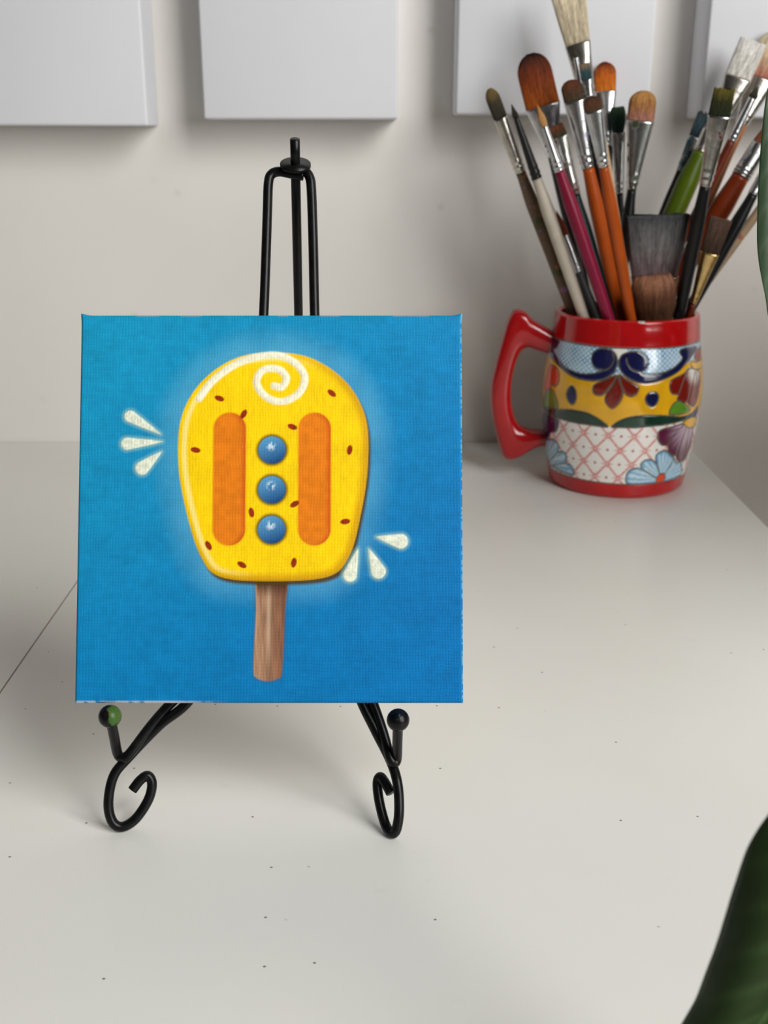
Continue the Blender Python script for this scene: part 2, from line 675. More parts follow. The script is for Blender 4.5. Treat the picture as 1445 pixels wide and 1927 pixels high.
        lay(sm(dd, 1.8, 0), pc(150, 200, 190), 0.5)
        lay(sm(dd, 0.25, -0.25), pc(232, 236, 214) * (0.82 + 0.3 * n3)[..., None], 0.96)
        lift += 0.18 * sm(dd, 0.3, -0.6) * (0.6 + 0.6 * n3)
    # worn edges where the ground shows through
    e = np.minimum(v, np.minimum(W_MM - u, u))
    lay((sm(v, 1.3, 0.3) * sm(u, 62, 36) * sm(n2, 0.1, 0.5)), pc(226, 226, 226), 0.8)
    lay(sm(W_MM - u, 0.7, 0.2) * (n3 > 0.5), pc(140, 190, 190), 0.6)
    lay(sm(H_MM - v, 0.9, 0.2) * (n1 > 0.55), pc(168, 160, 128), 0.5)
    return C, lift


def painting():
    t = thing('painting', 'small square canvas painting of a yellow ice lolly on blue, resting on the black easel', 'painting',
              ((PX0 + PX1) / 2, PB.y, PB.z))
    r_edge = 1.2                                  # rounded wrap, mm
    nu, nv = 460, 466
    us, vs = np.linspace(0, W_MM, nu), np.linspace(0, H_MM, nv)
    Uf, Vf = np.meshgrid(us, vs, indexing='ij')
    C, lift = paint_popsicle(Uf, Vf)
    e = np.minimum(np.minimum(Uf, W_MM - Uf), np.minimum(Vf, H_MM - Vf))
    drop = np.where(e < r_edge, r_edge - np.sqrt(np.maximum(r_edge ** 2 - (r_edge - e) ** 2, 0)), 0)
    zb = (drop - lift) / 1000
    up, bk = np.array(UP), np.array(BACK)
    P = np.zeros((nu, nv, 3))
    P[..., 0] = PX0 + Uf / 1000
    P += np.array((0, PB.y, PB.z)) + (Vf / 1000)[..., None] * up + zb[..., None] * bk
    # folded corners stand proud at the top
    for cu, sx in ((0, -1), (W_MM, 1)):
        gsn = np.exp(-(((Uf - cu) / 2.2) ** 2 + ((Vf - H_MM) / 2.2) ** 2))
        P += (gsn * 0.0008)[..., None] * (up + np.array((sx * 0.4, 0, 0)))
    idx = np.arange(nu * nv).reshape(nu, nv)
    Fq = np.stack([idx[:-1, :-1], idx[1:, :-1], idx[1:, 1:], idx[:-1, 1:]], -1).reshape(-1, 4)
    V = P.reshape(-1, 3)
    Cf = C.reshape(-1, 3)
    # wrapped sides
    ring = np.concatenate([idx[:, 0], idx[-1, 1:], idx[-2::-1, -1], idx[0, -2:0:-1]])
    n = len(ring)
    side = V[ring] + bk * (PT - r_edge / 1000)
    Sc = Cf[ring] * 0.92
    base = len(V)
    V = np.vstack([V, side])
    Cf = np.vstack([Cf, Sc])
    a = np.arange(n)
    b = (a + 1) % n
    Fs = np.stack([ring[a], base + a, base + b, ring[b]], -1)
    o = mesh_obj('painted_canvas', V, np.vstack([Fq, Fs]), mat_painting(), t, True, Cf)
    # stretcher frame just inside the wrapped back
    mw = mat_plain('pine_stretcher', srgb(196, 164, 118), 0.6)
    bw = 0.018

    def bar(u0, u1, v0, v1):
        vv, ff = box(0, 1, 0, 1, 0, 1)
        pts = [(PX0 + (u0 + (u1 - u0) * x), ) for x, y, z in vv]
        out = []
        for x, y, z in vv:
            p = Vector((PX0 + u0 + (u1 - u0) * x, PB.y, PB.z)) + UP * (v0 + (v1 - v0) * z) + BACK * (0.004 + (PT - 0.0042) * y)
            out.append(tuple(p))
        mesh_obj('stretcher_bar', out, ff, mw, t, False)
    W_, H2, g = PX1 - PX0, PH, 0.0006
    bar(g, W_ - g, g, bw)
    bar(g, W_ - g, H2 - bw, H2 - g)
    bar(g, bw, bw, H2 - bw)
    bar(W_ - bw, W_ - g, bw, H2 - bw)


painting()

# ================================================================== easel
RW = 0.00205                                      # wire radius
LP = PB + BACK * (PT + RW + 0.0003)                # plane the front legs lie in


def onleg(px, py, fwd=0.0):
    return atplane(px, py, LP - BACK * fwd, BACK)


def scroll(pts, contact, leg_pt, yaw):
    c = atz(*contact, RW)
    u = Vector((math.cos(yaw), math.sin(yaw), 0))
    n = u.cross(leg_pt - c).normalized()
    out = []
    for p in pts:
        w = atplane(*p, c, n)
        out.append(Vector((w.x, w.y, max(w.z, RW))))
    return out


easel = thing('easel', 'small black wire tabletop easel with scrolled feet holding the blue painting', 'easel', (-0.045, 0.45, 0))


def easel_leg(top, scroll_px, contact, yaw):
    a = [onleg(*p) for p in top]
    s = scroll(scroll_px, contact, a[-1], yaw)
    path = spline(a + s, 9)
    return mesh_obj('front_leg', *tube(path, RW, 14), M_WIRE, easel)


easel_leg([(571, 331), (548, 327), (526, 323), (511, 328), (505, 345), (503, 400), (499, 520), (494, 640), (486, 800), (466, 980), (424, 1180), (362, 1310), (300, 1365), (243, 1424)],
          [(214, 1460), (204, 1510), (211, 1545), (229, 1556), (255, 1541), (279, 1505), (286, 1475), (278, 1460), (264, 1468), (249, 1487)], (229, 1556), math.radians(14))
easel_leg([(566, 322), (575, 323), (583, 335), (586, 360), (589, 450), (592, 590), (597, 700), (606, 860), (622, 1040), (645, 1210), (676, 1310), (705, 1372), (735, 1432)],
          [(748, 1475), (751, 1525), (746, 1560), (737, 1568), (725, 1551), (714, 1510), (710, 1475), (715, 1462), (724, 1472), (735, 1492)], (737, 1568), math.radians(-48))

M_BALL_L = mat_black_wire('paint_smeared_ball', ((srgb(62, 92, 40), 0.5), (srgb(176, 84, 44), 0.66)))
M_BALL_R = mat_black_wire('paint_specked_ball', ((srgb(40, 120, 150), 0.66), (srgb(150, 60, 60), 0.7)))


def hook(pts, ball_px, ball_y, mat, lbl):
    c = at(*ball_px, ball_y)
    a = [onleg(p[0], p[1], p[2] if len(p) > 2 else 0.0030) for p in pts]
    e = a[-1]
    mid = e.lerp(c, 0.45)
    path = spline(a + [mid, c], 8)
    h = mesh_obj('hook', *tube(path, RW, 14), M_WIRE, easel)
    b = mesh_obj('ball_tip', *ball(c, 0.0045), mat, h)
    b['label'] = lbl


hook([(392, 1256, 0), (351, 1296, 0), (315, 1330, 0), (282, 1368, 0.0012), (243, 1419), (229, 1425), (221, 1417)], (207, 1348), 0.3782, M_BALL_L, 'black ball smeared with green paint')
hook([(678, 1256, 0), (694, 1303, 0), (708, 1340, 0), (722, 1382, 0.0012), (735, 1428), (743, 1435), (747, 1425)], (749, 1355), 0.3775, M_BALL_R, 'black ball with blue specks')
T = onleg(556, 321)
foot = atz(573, 1150, RW)
top = T + (T - foot).normalized() * 0.0137
mesh_obj('back_leg', *tube([top, top.lerp(T, .5), T, T.lerp(foot, .5), foot], RW, 14), M_WIRE, easel)
ax = (T - foot).normalized()
mesh_obj('top_plate', *tube([T + ax * 0.0018, T + ax * 0.0031], 0.0065, 28), M_WIRE, easel)

SHAPES = dict(
    line1=[(-94.7,120.3),(-51.7,122.3),(-29.5,120.5),(-15.2,119.2),(3.3,118.6),(23.8,119.6),(44.8,120.3),(75.4,118.6)],
    line2=[(-96.0,12.6),(-66.7,15.1),(-47.1,13.6),(-30.0,12.6),(-13.8,12.1),(-3.0,12.7),(12.4,13.0),(31.5,13.4),(54.6,15.0)],
    navyL=[(-84.6,108.9),(-75.4,103.7),(-59.3,97.9),(-48.4,94.5),(-35.8,93.5),(-26.6,95.3),(-19.9,99.4),(-17.0,105.2),(-16.9,111.7),(-19.6,116.2),(-24.4,118.1),(-30.2,118.0),(-34.3,115.4),(-36.0,111.0),(-34.7,106.4),(-31.2,103.0),(-26.5,102.6),(-30.0,100.3),(-39.4,98.2),(-48.0,98.4),(-58.6,100.9),(-69.8,105.8),(-80.7,110.7)],
    navyR=[(56.4,115.9),(41.8,108.4),(30.3,101.2),(19.1,97.1),(8.5,94.2),(-0.4,94.3),(-8.4,97.6),(-14.0,103.5),(-15.4,109.9),(-13.9,114.2),(-9.6,116.6),(-3.2,117.2),(2.4,114.9),(5.2,110.3),(4.1,105.2),(0.6,102.0),(3.8,100.4),(12.1,100.8),(22.3,102.9),(31.7,107.7),(34.6,111.0),(32.4,114.2),(33.6,117.1),(42.8,117.5)],
    navyLL=[(-94.6,118.1),(-72.9,118.5),(-72.4,114.2),(-76.8,111.2),(-85.5,110.8)],
    spiralL=[(-30.0,100.8),(-22.9,103.3),(-19.7,107.8),(-19.2,112.5),(-20.9,115.6)],
    spiralR=[(1.0,102.1),(-5.3,103.8),(-9.1,108.3),(-10.2,112.0)],
    petal1=[(-16.8,99.6),(-22.3,96.4),(-30.8,91.7),(-32.2,87.7),(-31.2,84.4),(-28.4,83.3),(-24.9,84.2),(-21.6,87.9),(-17.8,94.8)],
    petal2=[(-15.5,99.6),(-18.4,92.0),(-22.3,84.9),(-23.0,80.0),(-20.8,76.3),(-17.3,74.4),(-13.3,78.8),(-11.4,83.7),(-11.8,89.5),(-14.4,96.0)],
    petal3=[(-14.2,99.7),(-11.4,89.5),(-9.0,85.3),(-5.1,84.0),(-1.8,86.4),(-0.7,91.2),(-3.9,93.5),(-10.1,97.1)],
    dotL=[(-52.0,85.5),(-48.7,87.6),(-45.6,84.7),(-44.4,79.9),(-45.3,75.3),(-48.0,73.3),(-51.5,75.6),(-53.6,80.2)],
    dotR=[(8.8,87.5),(12.6,86.4),(14.0,83.1),(13.0,78.8),(9.9,75.9),(6.2,77.7),(4.4,81.6),(5.3,85.4)],
    redL=[(-84.1,89.7),(-78.0,98.7),(-66.9,97.4),(-63.2,93.2),(-63.0,87.3),(-67.3,83.8),(-72.1,84.3),(-72.1,79.2),(-81.5,76.5),(-86.9,80.8)],
    greenL=[(-92.6,63.7),(-78.8,77.6),(-70.3,80.1),(-64.4,75.9),(-61.8,67.3),(-73.2,65.1),(-88.7,62.1)],
    maroonR=[(35.3,98.8),(23.8,95.3),(22.3,89.7),(24.7,85.1),(30.5,83.5),(29.5,80.2),(34.7,76.6),(40.2,76.7),(42.1,74.4),(49.8,71.4),(55.3,75.9),(59.8,85.9),(60.2,94.8),(50.1,100.0),(41.3,101.8)],
    mdiv1=[(40.4,101.0),(35.0,93.1),(30.5,83.5)],
    mdiv2=[(49.9,98.6),(44.2,85.9),(41.0,76.6)],
    mdiv3=[(52.0,98.2),(51.6,88.5),(50.6,76.8)],
    mcenter=[(49.1,100.6)],
    yarcR=[(43.9,104.3),(45.9,106.9),(52.9,104.8),(64.6,106.2),(73.5,101.1),(62.4,98.8),(52.2,99.6),(47.2,101.4)],
    tearR=[(55.9,114.0),(68.8,113.8),(66.2,105.9),(56.9,105.1),(50.0,108.2)],
    greenR=[(23.3,70.1),(25.3,75.9),(30.8,78.9),(37.6,75.2),(44.6,69.9),(37.4,68.0),(27.3,68.6)],
    dgL=[(-92.4,62.0),(-67.4,65.3),(-49.5,68.8),(-36.9,69.1),(-28.3,66.3),(-21.8,62.1),(-19.9,59.6),(-25.2,59.5),(-36.4,59.6),(-49.1,59.2),(-62.3,59.3),(-80.5,59.3)],
    dgR=[(-17.3,60.0),(-11.6,65.4),(-3.2,68.7),(10.0,69.5),(25.2,67.7),(36.4,65.6),(51.1,66.4),(44.4,62.7),(35.6,62.2),(25.9,61.6),(10.8,60.7),(-2.6,60.0),(-12.1,59.7)],
    npetal=[(-85.9,57.9),(-70.9,58.7),(-61.5,58.5),(-60.7,54.0),(-64.1,47.9),(-71.7,44.8),(-77.1,39.1),(-91.3,32.9),(-96.4,41.2)],
    blueL=[(-89.1,31.4),(-72.3,39.4),(-63.1,38.7),(-60.9,35.0),(-63.1,31.2),(-56.0,33.0),(-53.0,29.5),(-53.6,24.0),(-49.0,22.9),(-46.8,19.1),(-47.6,15.1),(-55.1,14.9),(-66.7,15.1),(-75.5,15.3),(-96.1,12.0),(-96.0,15.3)],
    bl1=[(-81.1,17.0),(-63.1,31.2)],
    bl2=[(-73.9,16.9),(-53.6,24.0)],
    blc=[(-86.0,15.0)],
    blueR=[(-2.9,14.0),(-4.1,19.4),(-2.2,24.8),(3.3,27.0),(7.1,26.0),(5.8,30.1),(9.2,33.5),(14.3,33.2),(18.4,30.4),(16.9,35.8),(19.5,39.2),(25.0,39.7),(30.7,35.2),(34.0,33.0),(38.6,27.9),(45.0,26.5),(51.6,19.0),(52.3,14.5),(34.5,12.9),(19.1,12.7),(6.1,12.6)],
    br1=[(21.1,17.1),(7.1,26.0)],
    br2=[(23.5,20.1),(18.4,30.4)],
    br3=[(28.6,19.3),(33.0,27.3),(34.0,33.0)],
    brc=[(25.6,16.0)],
    brcr=[(18.6,15.2),(33.1,15.3),(24.7,20.1)],
    purple=[(38.8,59.7),(27.4,58.9),(17.9,57.4),(15.9,53.6),(17.1,48.8),(20.8,44.8),(26.0,43.7),(27.5,38.8),(32.1,34.9),(36.6,33.6),(39.6,29.3),(48.0,26.4),(54.4,29.2),(57.7,39.0),(55.1,51.2),(45.9,55.8)],
    pd1=[(39.0,58.6),(30.7,52.9),(26.0,43.7)],
    pd2=[(43.1,56.9),(39.3,45.2),(36.6,33.6)],
    pd3=[(47.0,55.1),(47.2,41.5),(47.4,27.6)],
    pc=[(44.6,57.6)],
    yarc2=[(37.9,60.9),(46.1,62.9),(59.6,60.5),(59.0,54.4),(48.2,54.3),(41.4,57.4)],
    nsw=[(41.8,63.7),(50.8,67.5),(57.5,69.6),(59.5,64.6),(52.7,60.5),(46.6,60.8)],
    lat=[(-54.0,50.9),(-36.2,50.9),(-19.1,52.8),(0.0,54.7),(-44.6,36.8),(-26.3,38.9),(-8.7,42.1),(10.7,44.6),(-36.7,27.7),(-18.5,29.8),(0.8,31.8),(-29.0,18.2),(-9.0,20.3)],
    white=[(-20.7,118.1),(-10.1,118.6),(-15.5,111.8)],
    chip=[(-0.6,138.6)],
    handle_attach=[(-96.9,116.6),(-88.2,37.6)],
)

# ================================================================== mug
MCX, MCY = 0.1917, 0.866
MPROF = np.array([(0, .0520), (.003, .0548), (.010, .0561), (.021, .0579), (.035, .0604), (.055, .0626), (.076, .0633),
                  (.092, .0625), (.108, .0600), (.121, .0577), (.133, .0568), (.1375, .0560)])
mug = thing('mug', 'red rimmed hand painted ceramic mug with floral bands, full of paintbrushes', 'mug', (MCX, MCY, 0))


def mug_colors(th, z):
    """th in degrees round the mug (0 faces the viewer), z in mm; returns colour and relief"""
    S = SHAPES
    # the motif runs twice round the mug, the joins meet on the sides
    u0 = -15.0
    rel = (th - u0 + 180) % 360 - 180
    back = np.abs(rel) > 98
    rel = np.where(back, (rel + 360) % 360 - 180, rel)
    KX = 1.08                                     # mm per degree at the belly
    U = (rel + u0) * KX
    C = np.zeros(th.shape + (3,))
    relief = np.zeros(th.shape)
    line = np.full(th.shape, 1e9)
    n1 = vnoise(U, z, 6, 11)
    n2 = vnoise(U, z, 1.6, 12)
    g = 1.1

    def col(r, gg, b):
        return np.array(srgb(r, gg, b, g)[:3])

    def lay(mask, c, amount=1.0):
        nonlocal C
        a = (mask * amount)[..., None]
        C = C * (1 - a) + np.asarray(c) * a

    def sc(pts):
        return [(a * KX, b) for a, b in pts]

    def shape(name, c, ol=True, smooth=True):
        nonlocal line, relief
        p = sc(S[name])
        p = spline(p, 5, True) if smooth else np.array(p)
        lo, hi = p.min(0) - 4, p.max(0) + 4
        m = (U > lo[0]) & (U < hi[0]) & (z > lo[1]) & (z < hi[1])
        d = np.full(U.shape, 9.0)
        d[m] = sdf(U[m], z[m], p)
        lay(sm(d, 0.15, -0.25), c)
        if ol:
            line = np.where(d < -0.3, np.maximum(-d, 0), line)
            line = np.minimum(line, np.abs(d))
        return d

    def stroke(name):
        nonlocal line
        p = spline(sc(S[name]), 6) if len(S[name]) > 2 else np.array(sc(S[name]))
        line = np.minimum(line, dline(U, z, p))

    white = col(232, 228, 222)
    C[:] = white
    # --- lower lattice: red strokes and dots on white
    A1, B1 = (19.2 * KX / 18.3 * 17.9, 1.2), (9.6, -12.2)
    ax_, ay_ = 18.0 * KX, 0.0
    px, pz = -19.1 * KX, 52.8
    a = (U - px) / ax_
    b = (z - pz) / 11.6
    s1, s2 = a - b / 2, a + b / 2
    red = col(200, 78, 72)

    def near(x, w):
        return sm(np.abs(x - np.round(x)), w, w * 0.3)
    lower = z < 66
    tone = (0.75 + 0.45 * n2)
    lay(lower * np.maximum(near(s1, .085), near(s2, .085)), red, 0.75 * tone)
    rowd = np.abs(b - np.round(b)) * 11.6
    odd = (np.round(b).astype(int) % 2) * 0.5
    ca = np.abs((a + odd) - np.round(a + odd)) * ax_
    lay(lower * sm(rowd, 0.9, 0.2) * sm(ca, 6.0, 3.0), red, 0.7 * tone)          # short cross arms
    lay(lower * sm(ca, 0.9, 0.2) * sm(rowd, 4.2, 2.0), red, 0.7 * tone)
    lay(lower * sm(np.hypot(rowd, ca), 1.0, 0.4), white, 0.9)
    cb = np.abs((a + odd + .5) - np.round(a + odd + .5)) * ax_
    lay(lower * sm(np.hypot(rowd, cb), 1.35, 0.7), col(160, 46, 44), 0.95)
    # --- upper band: pale blue hatching
    up = (z > 80) & (z < 121)
    hat = np.maximum(near((U + z * 1.2) / 4.4, .26), near((U - z * 1.2) / 4.4, .26))
    lay(up, col(206, 224, 232))
    lay(up * hat, col(66, 132, 178), 1.0 * (0.55 + 0.6 * n1))
    # --- yellow band, bounded by scrolls above and leaves below
    yb = np.interp(U, [-95 * KX, -19 * KX, -17 * KX, 60 * KX], [62, 60, 60, 66])
    yt = np.interp(U, [x * KX for x in (-95, -75, -59, -48, -35, -26, -15, -8, 0, 8, 19, 30, 42, 60)],
                   [104, 103, 98, 95, 94, 96, 101, 97, 95, 95, 98, 102, 107, 110])
    yel = col(228, 170, 24) * (0.88 + 0.2 * n1)[..., None]
    lay((z > yb) & (z < yt), yel)
    shape('white', white, False)
    nav = col(20, 22, 66)
    nvn = nav * (0.8 + 0.5 * n1)[..., None]
    dgl, dgr = col(26, 52, 40), col(24, 54, 40)
    for nm in ('petal1', 'petal2', 'petal3'):
        shape(nm, col(112, 24, 14) * (0.85 + 0.3 * n1)[..., None])
    for nm in ('dotL', 'dotR'):
        d = shape(nm, nvn)
    shape('redL', col(222, 74, 46))
    shape('greenL', col(112, 138, 52) * (0.85 + 0.3 * n1)[..., None])
    # dark red flower with white breath at its root
    shape('maroonR', col(120, 24, 16))
    mc = np.array(S['mcenter'][0])
    r = np.hypot(U - mc[0] * KX, z - mc[1])
    fl = sm(np.abs(np.sin(np.arctan2(U - mc[0] * KX, mc[1] - z) * 14)), 0.1, 0.9)
    dm = sdf(U, z, spline(sc(S['maroonR']), 5, True))
    lay((dm < -0.3) * sm(r, 15, 5), white, 0.95 * (0.55 + 0.45 * fl))
    for nm in ('mdiv1', 'mdiv2', 'mdiv3'):
        stroke(nm)
    shape('greenR', col(92, 144, 38) * (0.85 + 0.3 * n1)[..., None])
    shape('navyL', nvn)
    shape('navyR', nvn)
    shape('navyLL', nvn)
    stroke('spiralL')
    stroke('spiralR')
    shape('yarcR', yel)
    shape('tearR', col(140, 34, 24))
    shape('dgL', dgl * (0.8 + 0.5 * n1)[..., None])
    shape('dgR', dgr * (0.8 + 0.5 * n1)[..., None])
    shape('npetal', nvn)
    # pale blue flowers, streaked white from the heart
    for nm, cn in (('blueL', 'blc'), ('blueR', 'brc')):
        c0 = S[cn][0]
        d = shape(nm, col(92, 156, 196))
        r = np.hypot(U - c0[0] * KX, z - c0[1])
        stk = np.abs(np.sin(np.arctan2(U - c0[0] * KX, z - c0[1]) * 17 + n2))
        lay((d < -0.2) * sm(d, -0.2, -3.0) * stk, col(212, 230, 238), 0.8)
        line_heart = r - 4.6
        lay(sm(line_heart, 0.2, -0.2) * (z > 13), col(222, 66, 34))
        line = np.where((r < 4.3) & (z > 13), 9, line)
        line = np.minimum(line, np.where(z > 13, np.abs(line_heart), 9))
    for nm in ('br1', 'br2', 'br3', 'bl1', 'bl2'):
        stroke(nm)
    # plum flower
    d = shape('purple', col(92, 28, 58))
    pcn = S['pc'][0]
    r = np.hypot(U - pcn[0] * KX, z - pcn[1])
    fl = np.abs(np.sin(np.arctan2(U - pcn[0] * KX, pcn[1] - z) * 11 + 0.4))
    lay((d < -0.3) * sm(r, 26, 6), col(222, 196, 214), 0.85 * (0.35 + 0.6 * fl))
    for nm in ('pd1', 'pd2', 'pd3'):
        stroke(nm)
    shape('nsw', nvn)
    shape('yarc2', yel)
    # --- bands
    line = np.minimum(line, np.abs(z - 119.6))
    line = np.minimum(line, np.abs(z - 12.9))
    redg = col(176, 14, 18) * (0.9 + 0.16 * n1)[..., None]
    band = (z > 119.6) | (z < 12.9)
    line = np.where(band, np.minimum(np.abs(z - 119.6), np.abs(z - 12.9)), line)
    lay(band, redg)
    lay(sm(line, 0.75, 0.35), col(88, 82, 72) * (0.75 + 0.5 * n2)[..., None])
    relief -= 0.0003 * sm(line, 1.0, 0.2)
    return C, relief


def build_mug():
    nth = 620
    # outer wall rows, then rim, inner wall and floor
    zo = np.concatenate([np.linspace(0.0003, 0.003, 3)[:-1], np.linspace(0.003, 0.1375, 236)])
    ro = np.interp(zo, MPROF[:, 0], MPROF[:, 1])
    # soften the piecewise profile
    k = np.ones(15) / 15
    rp = np.pad(ro, 7, mode='edge')
    rs = np.convolve(rp, k, 'valid')
    ro[8:] = rs[8:]
    rows = list(zip(ro, zo))
    n_out = len(rows)
    rt, zt = rows[-1]
    for a in np.linspace(15, 180, 9):
        rr = 0.0026
        rows.append((rt - rr + rr * math.cos(math.radians(a)), zt + rr * math.sin(math.radians(a)) * 0.7))
    rin = rows[-1][0]
    for z in np.linspace(zt - 0.004, 0.011, 14):
        rows.append((min(np.interp(z, MPROF[:, 0], MPROF[:, 1]) - 0.0052, 0.0575), z))
    rows += [(0.045, 0.0085), (0.02, 0.008), (0.0005, 0.008)]
    R = np.array([r for r, z in rows])
    Z = np.array([z for r, z in rows])
    th = np.linspace(-180, 180, nth, endpoint=False)
    TH, ZZ = np.meshgrid(th, Z, indexing='xy')
    RR = np.repeat(R[:, None], nth, 1)
    C = np.zeros(TH.shape + (3,))
    C[:] = srgb(186, 18, 22, 1.1)[:3]
    c, rel = mug_colors(TH[:n_out], ZZ[:n_out] * 1000)
    C[:n_out] = c
    RR[:n_out] += rel
    C[n_out + 10:] = srgb(214, 205, 190)[:3]
    # chipped glaze on the lip
    chip = np.exp(-(((TH + 0.6) / 2.6) ** 2 + ((ZZ - 0.139) / 0.0012) ** 2))
    chip[n_out + 9:] = 0
    C = np.where((chip > 0.35)[..., None], np.array(srgb(206, 196, 188)[:3]), C)
    a = np.radians(TH)
    V = np.stack([MCX + RR * np.sin(a), MCY - RR * np.cos(a), ZZ], -1).reshape(-1, 3)
    nr = len(rows)
    idx = np.arange(nr * nth).reshape(nr, nth)
    nx = np.roll(idx, -1, 1)
    Fq = np.stack([idx[:-1], nx[:-1], nx[1:], idx[1:]], -1).reshape(-1, 4)
    m, cs = mat_attr('glazed_majolica', 0.12, 0.4)
    m.color(cs)
    m.bump(m.noise(m.coords(), 70, 2), 0.1, 0.0012)
    o = mesh_obj('body', V, Fq, m.m, mug, True, C.reshape(-1, 3))
    # unglazed underside disc
    v, f = lathe([(0.0515, 0.0), (0.0515, 0.0006)], (MCX, MCY, 0.0))
    mesh_obj('foot', v, f, mat_plain('bare_clay', srgb(206, 182, 160), 0.8), mug)

    # handle: flat slab with pointed corners, in the plane of the mug axis
    ang = math.radians(-95.0)
    hd = Vector((math.sin(ang), -math.cos(ang), 0))      # outward
    hn = Vector((-hd.y, hd.x, 0))
    p0, nn = Vector((MCX, MCY, 0)), hn
    outer = [(1050, 628), (1025, 614), (1001, 599), (987, 585), (968, 582), (955, 600), (945, 632), (932, 680), (922, 730), (925, 780), (935, 825), (946, 856),
             (958, 863), (975, 859), (992, 848), (1012, 838), (1036, 836)]
    inner = [(1050, 668), (1028, 663), (1008, 657), (995, 653), (986, 655), (979, 662), (972, 677), (965, 704), (962, 732), (963, 758), (968, 782), (975, 796),
             (983, 803), (993, 807), (1004, 809), (1016, 809), (1036, 810)]
    secs = []
    so = spline([atplane(*p, p0, nn) for p in outer], 5)
    si = spline([atplane(*p, p0, nn) for p in inner], 5)
    V, Fc = [], []
    ns = 20
    for o_, i_ in zip(so, si):
        c_, hw = (o_ + i_) / 2, (o_ - i_) / 2
        for k_ in range(ns):
            t = 2 * math.pi * k_ / ns
            cx, cy = math.cos(t), math.sin(t)
            e = 0.62
            cx, cy = math.copysign(abs(cx) ** e, cx), math.copysign(abs(cy) ** e, cy)
            V.append(tuple(c_ + hw * cx + np.array(hn) * 0.0105 * cy))
    for i in range(len(so) - 1):
        for k_ in range(ns):
            k2 = (k_ + 1) % ns
            Fc.append((i * ns + k_, i * ns + k2, (i + 1) * ns + k2, (i + 1) * ns + k_))
    Fc.append(tuple(range(ns)))
    Fc.append(tuple((len(so) - 1) * ns + k_ for k_ in reversed(range(ns))))
    mr = NT('red_glaze_shaded').set(Roughness=0.16, Coat_Weight=0.3)
    mr.color(mr.ramp(mr.noise(mr.coords(), 40), [(0.3, srgb(150, 8, 14)), (0.7, srgb(166, 14, 20))]))  # handle darker than the body's red, its shade put into the colour
    mr.bump(mr.noise(mr.coords(), 60, 2), 0.1, 0.0012)
    h = mesh_obj('handle', V, Fc, mr.m, mug, True)
    bpy.context.view_layer.update()


build_mug()

# ================================================================== paintbrushes
R_IN = 0.0505


PLACED = []                                       # (tip, bottom, handle radius) of the brushes already in the mug


def seg_dist(a0, a1, b0, b1):
    u, v, w = a1 - a0, b1 - b0, a0 - b0
    a, b, c, d, e = u.dot(u), u.dot(v), v.dot(v), u.dot(w), v.dot(w)
    den = a * c - b * b
    s = min(1, max(0, (b * e - c * d) / den)) if den > 1e-12 else 0.0
    t = (b * s + e) / c
    t = min(1, max(0, t))
    s = min(1, max(0, (b * t - d) / a)) if a > 1e-15 else 0.0
    return (w + u * s - v * t).length


def bottom_of(tip, rim, rad):
    """follow the brush down into the mug until it meets the floor, the wall or another handle"""
    d = (rim - tip).normalized()
    p = rim + d * 0.012
    while True:
        n = p + d * 0.001
        lim = float(np.interp(n.z, MPROF[:, 0], MPROF[:, 1])) - 0.0052 - rad - 0.0008
        if n.z < 0.0105 + rad * 0.6 or math.hypot(n.x - MCX, n.y - MCY) > lim:
            break
        if any(seg_dist(n, n + d * 0.0012, b0, b0.lerp(t0, 0.75)) < (rad + r0) * 0.82 for t0, b0, r0 in PLACED):
            break
        p = n
    PLACED.append((tip, p, rad))
    return p


def loft(rings, uv=False):
    n = len(rings[0])
    V = np.concatenate(rings)
    idx = np.arange(len(V)).reshape(len(rings), n)
    nx = np.roll(idx, -1, 1)
    Fq = np.stack([idx[:-1], nx[:-1], nx[1:], idx[1:]], -1).reshape(-1, 4)
    F = [tuple(f) for f in Fq.tolist()]
    F.append(tuple(reversed(idx[0].tolist())))
    F.append(tuple(idx[-1].tolist()))
    return V, F


def ring(c, s, n, a, b, k=24, e=1.0):
    t = np.linspace(0, 2 * np.pi, k, endpoint=False)
    x, y = np.cos(t), np.sin(t)
    if e != 1.0:
        x, y = np.sign(x) * np.abs(x) ** e, np.sign(y) * np.abs(y) ** e
    return np.array(c) + np.outer(a * x, s) + np.outer(b * y, n)


def bristle_profile(kind, t):
    if kind == 'flat':
        return 1.0, max(0.12, 1 - 0.8 * t)
    if kind == 'hake':
        return 1.0, max(0.25, 1 - 0.6 * t)
    if kind == 'filbert':
        k = 1.0 if t < 0.62 else math.sqrt(max(0.0, 1 - ((t - 0.62) / 0.39) ** 2))
        return k, max(0.08, 1 - 0.85 * t) * (0.5 + 0.5 * k)
    if kind == 'mop':
        k = 1.0 if t < 0.7 else math.sqrt(max(0.0, 1 - ((t - 0.7) / 0.32) ** 2))
        return (0.8 + 0.2 * min(1, t * 3)) * (0.6 + 0.4 * k), (0.75 + 0.25 * min(1, t * 3)) * k
    if kind == 'pointy':
        k = (1 + 0.25 * math.sin(math.pi * min(1, t * 1.6))) * (1 - max(0, (t - 0.2) / 0.8) ** 2.0)
        return max(0.02, k), max(0.02, k)
    k = max(0.03, (1 + 0.2 * math.sin(math.pi * min(1, 2 * t))) * (1 - t ** 2.2))   # round
    return k, k


FERR, HAND = {}, {}


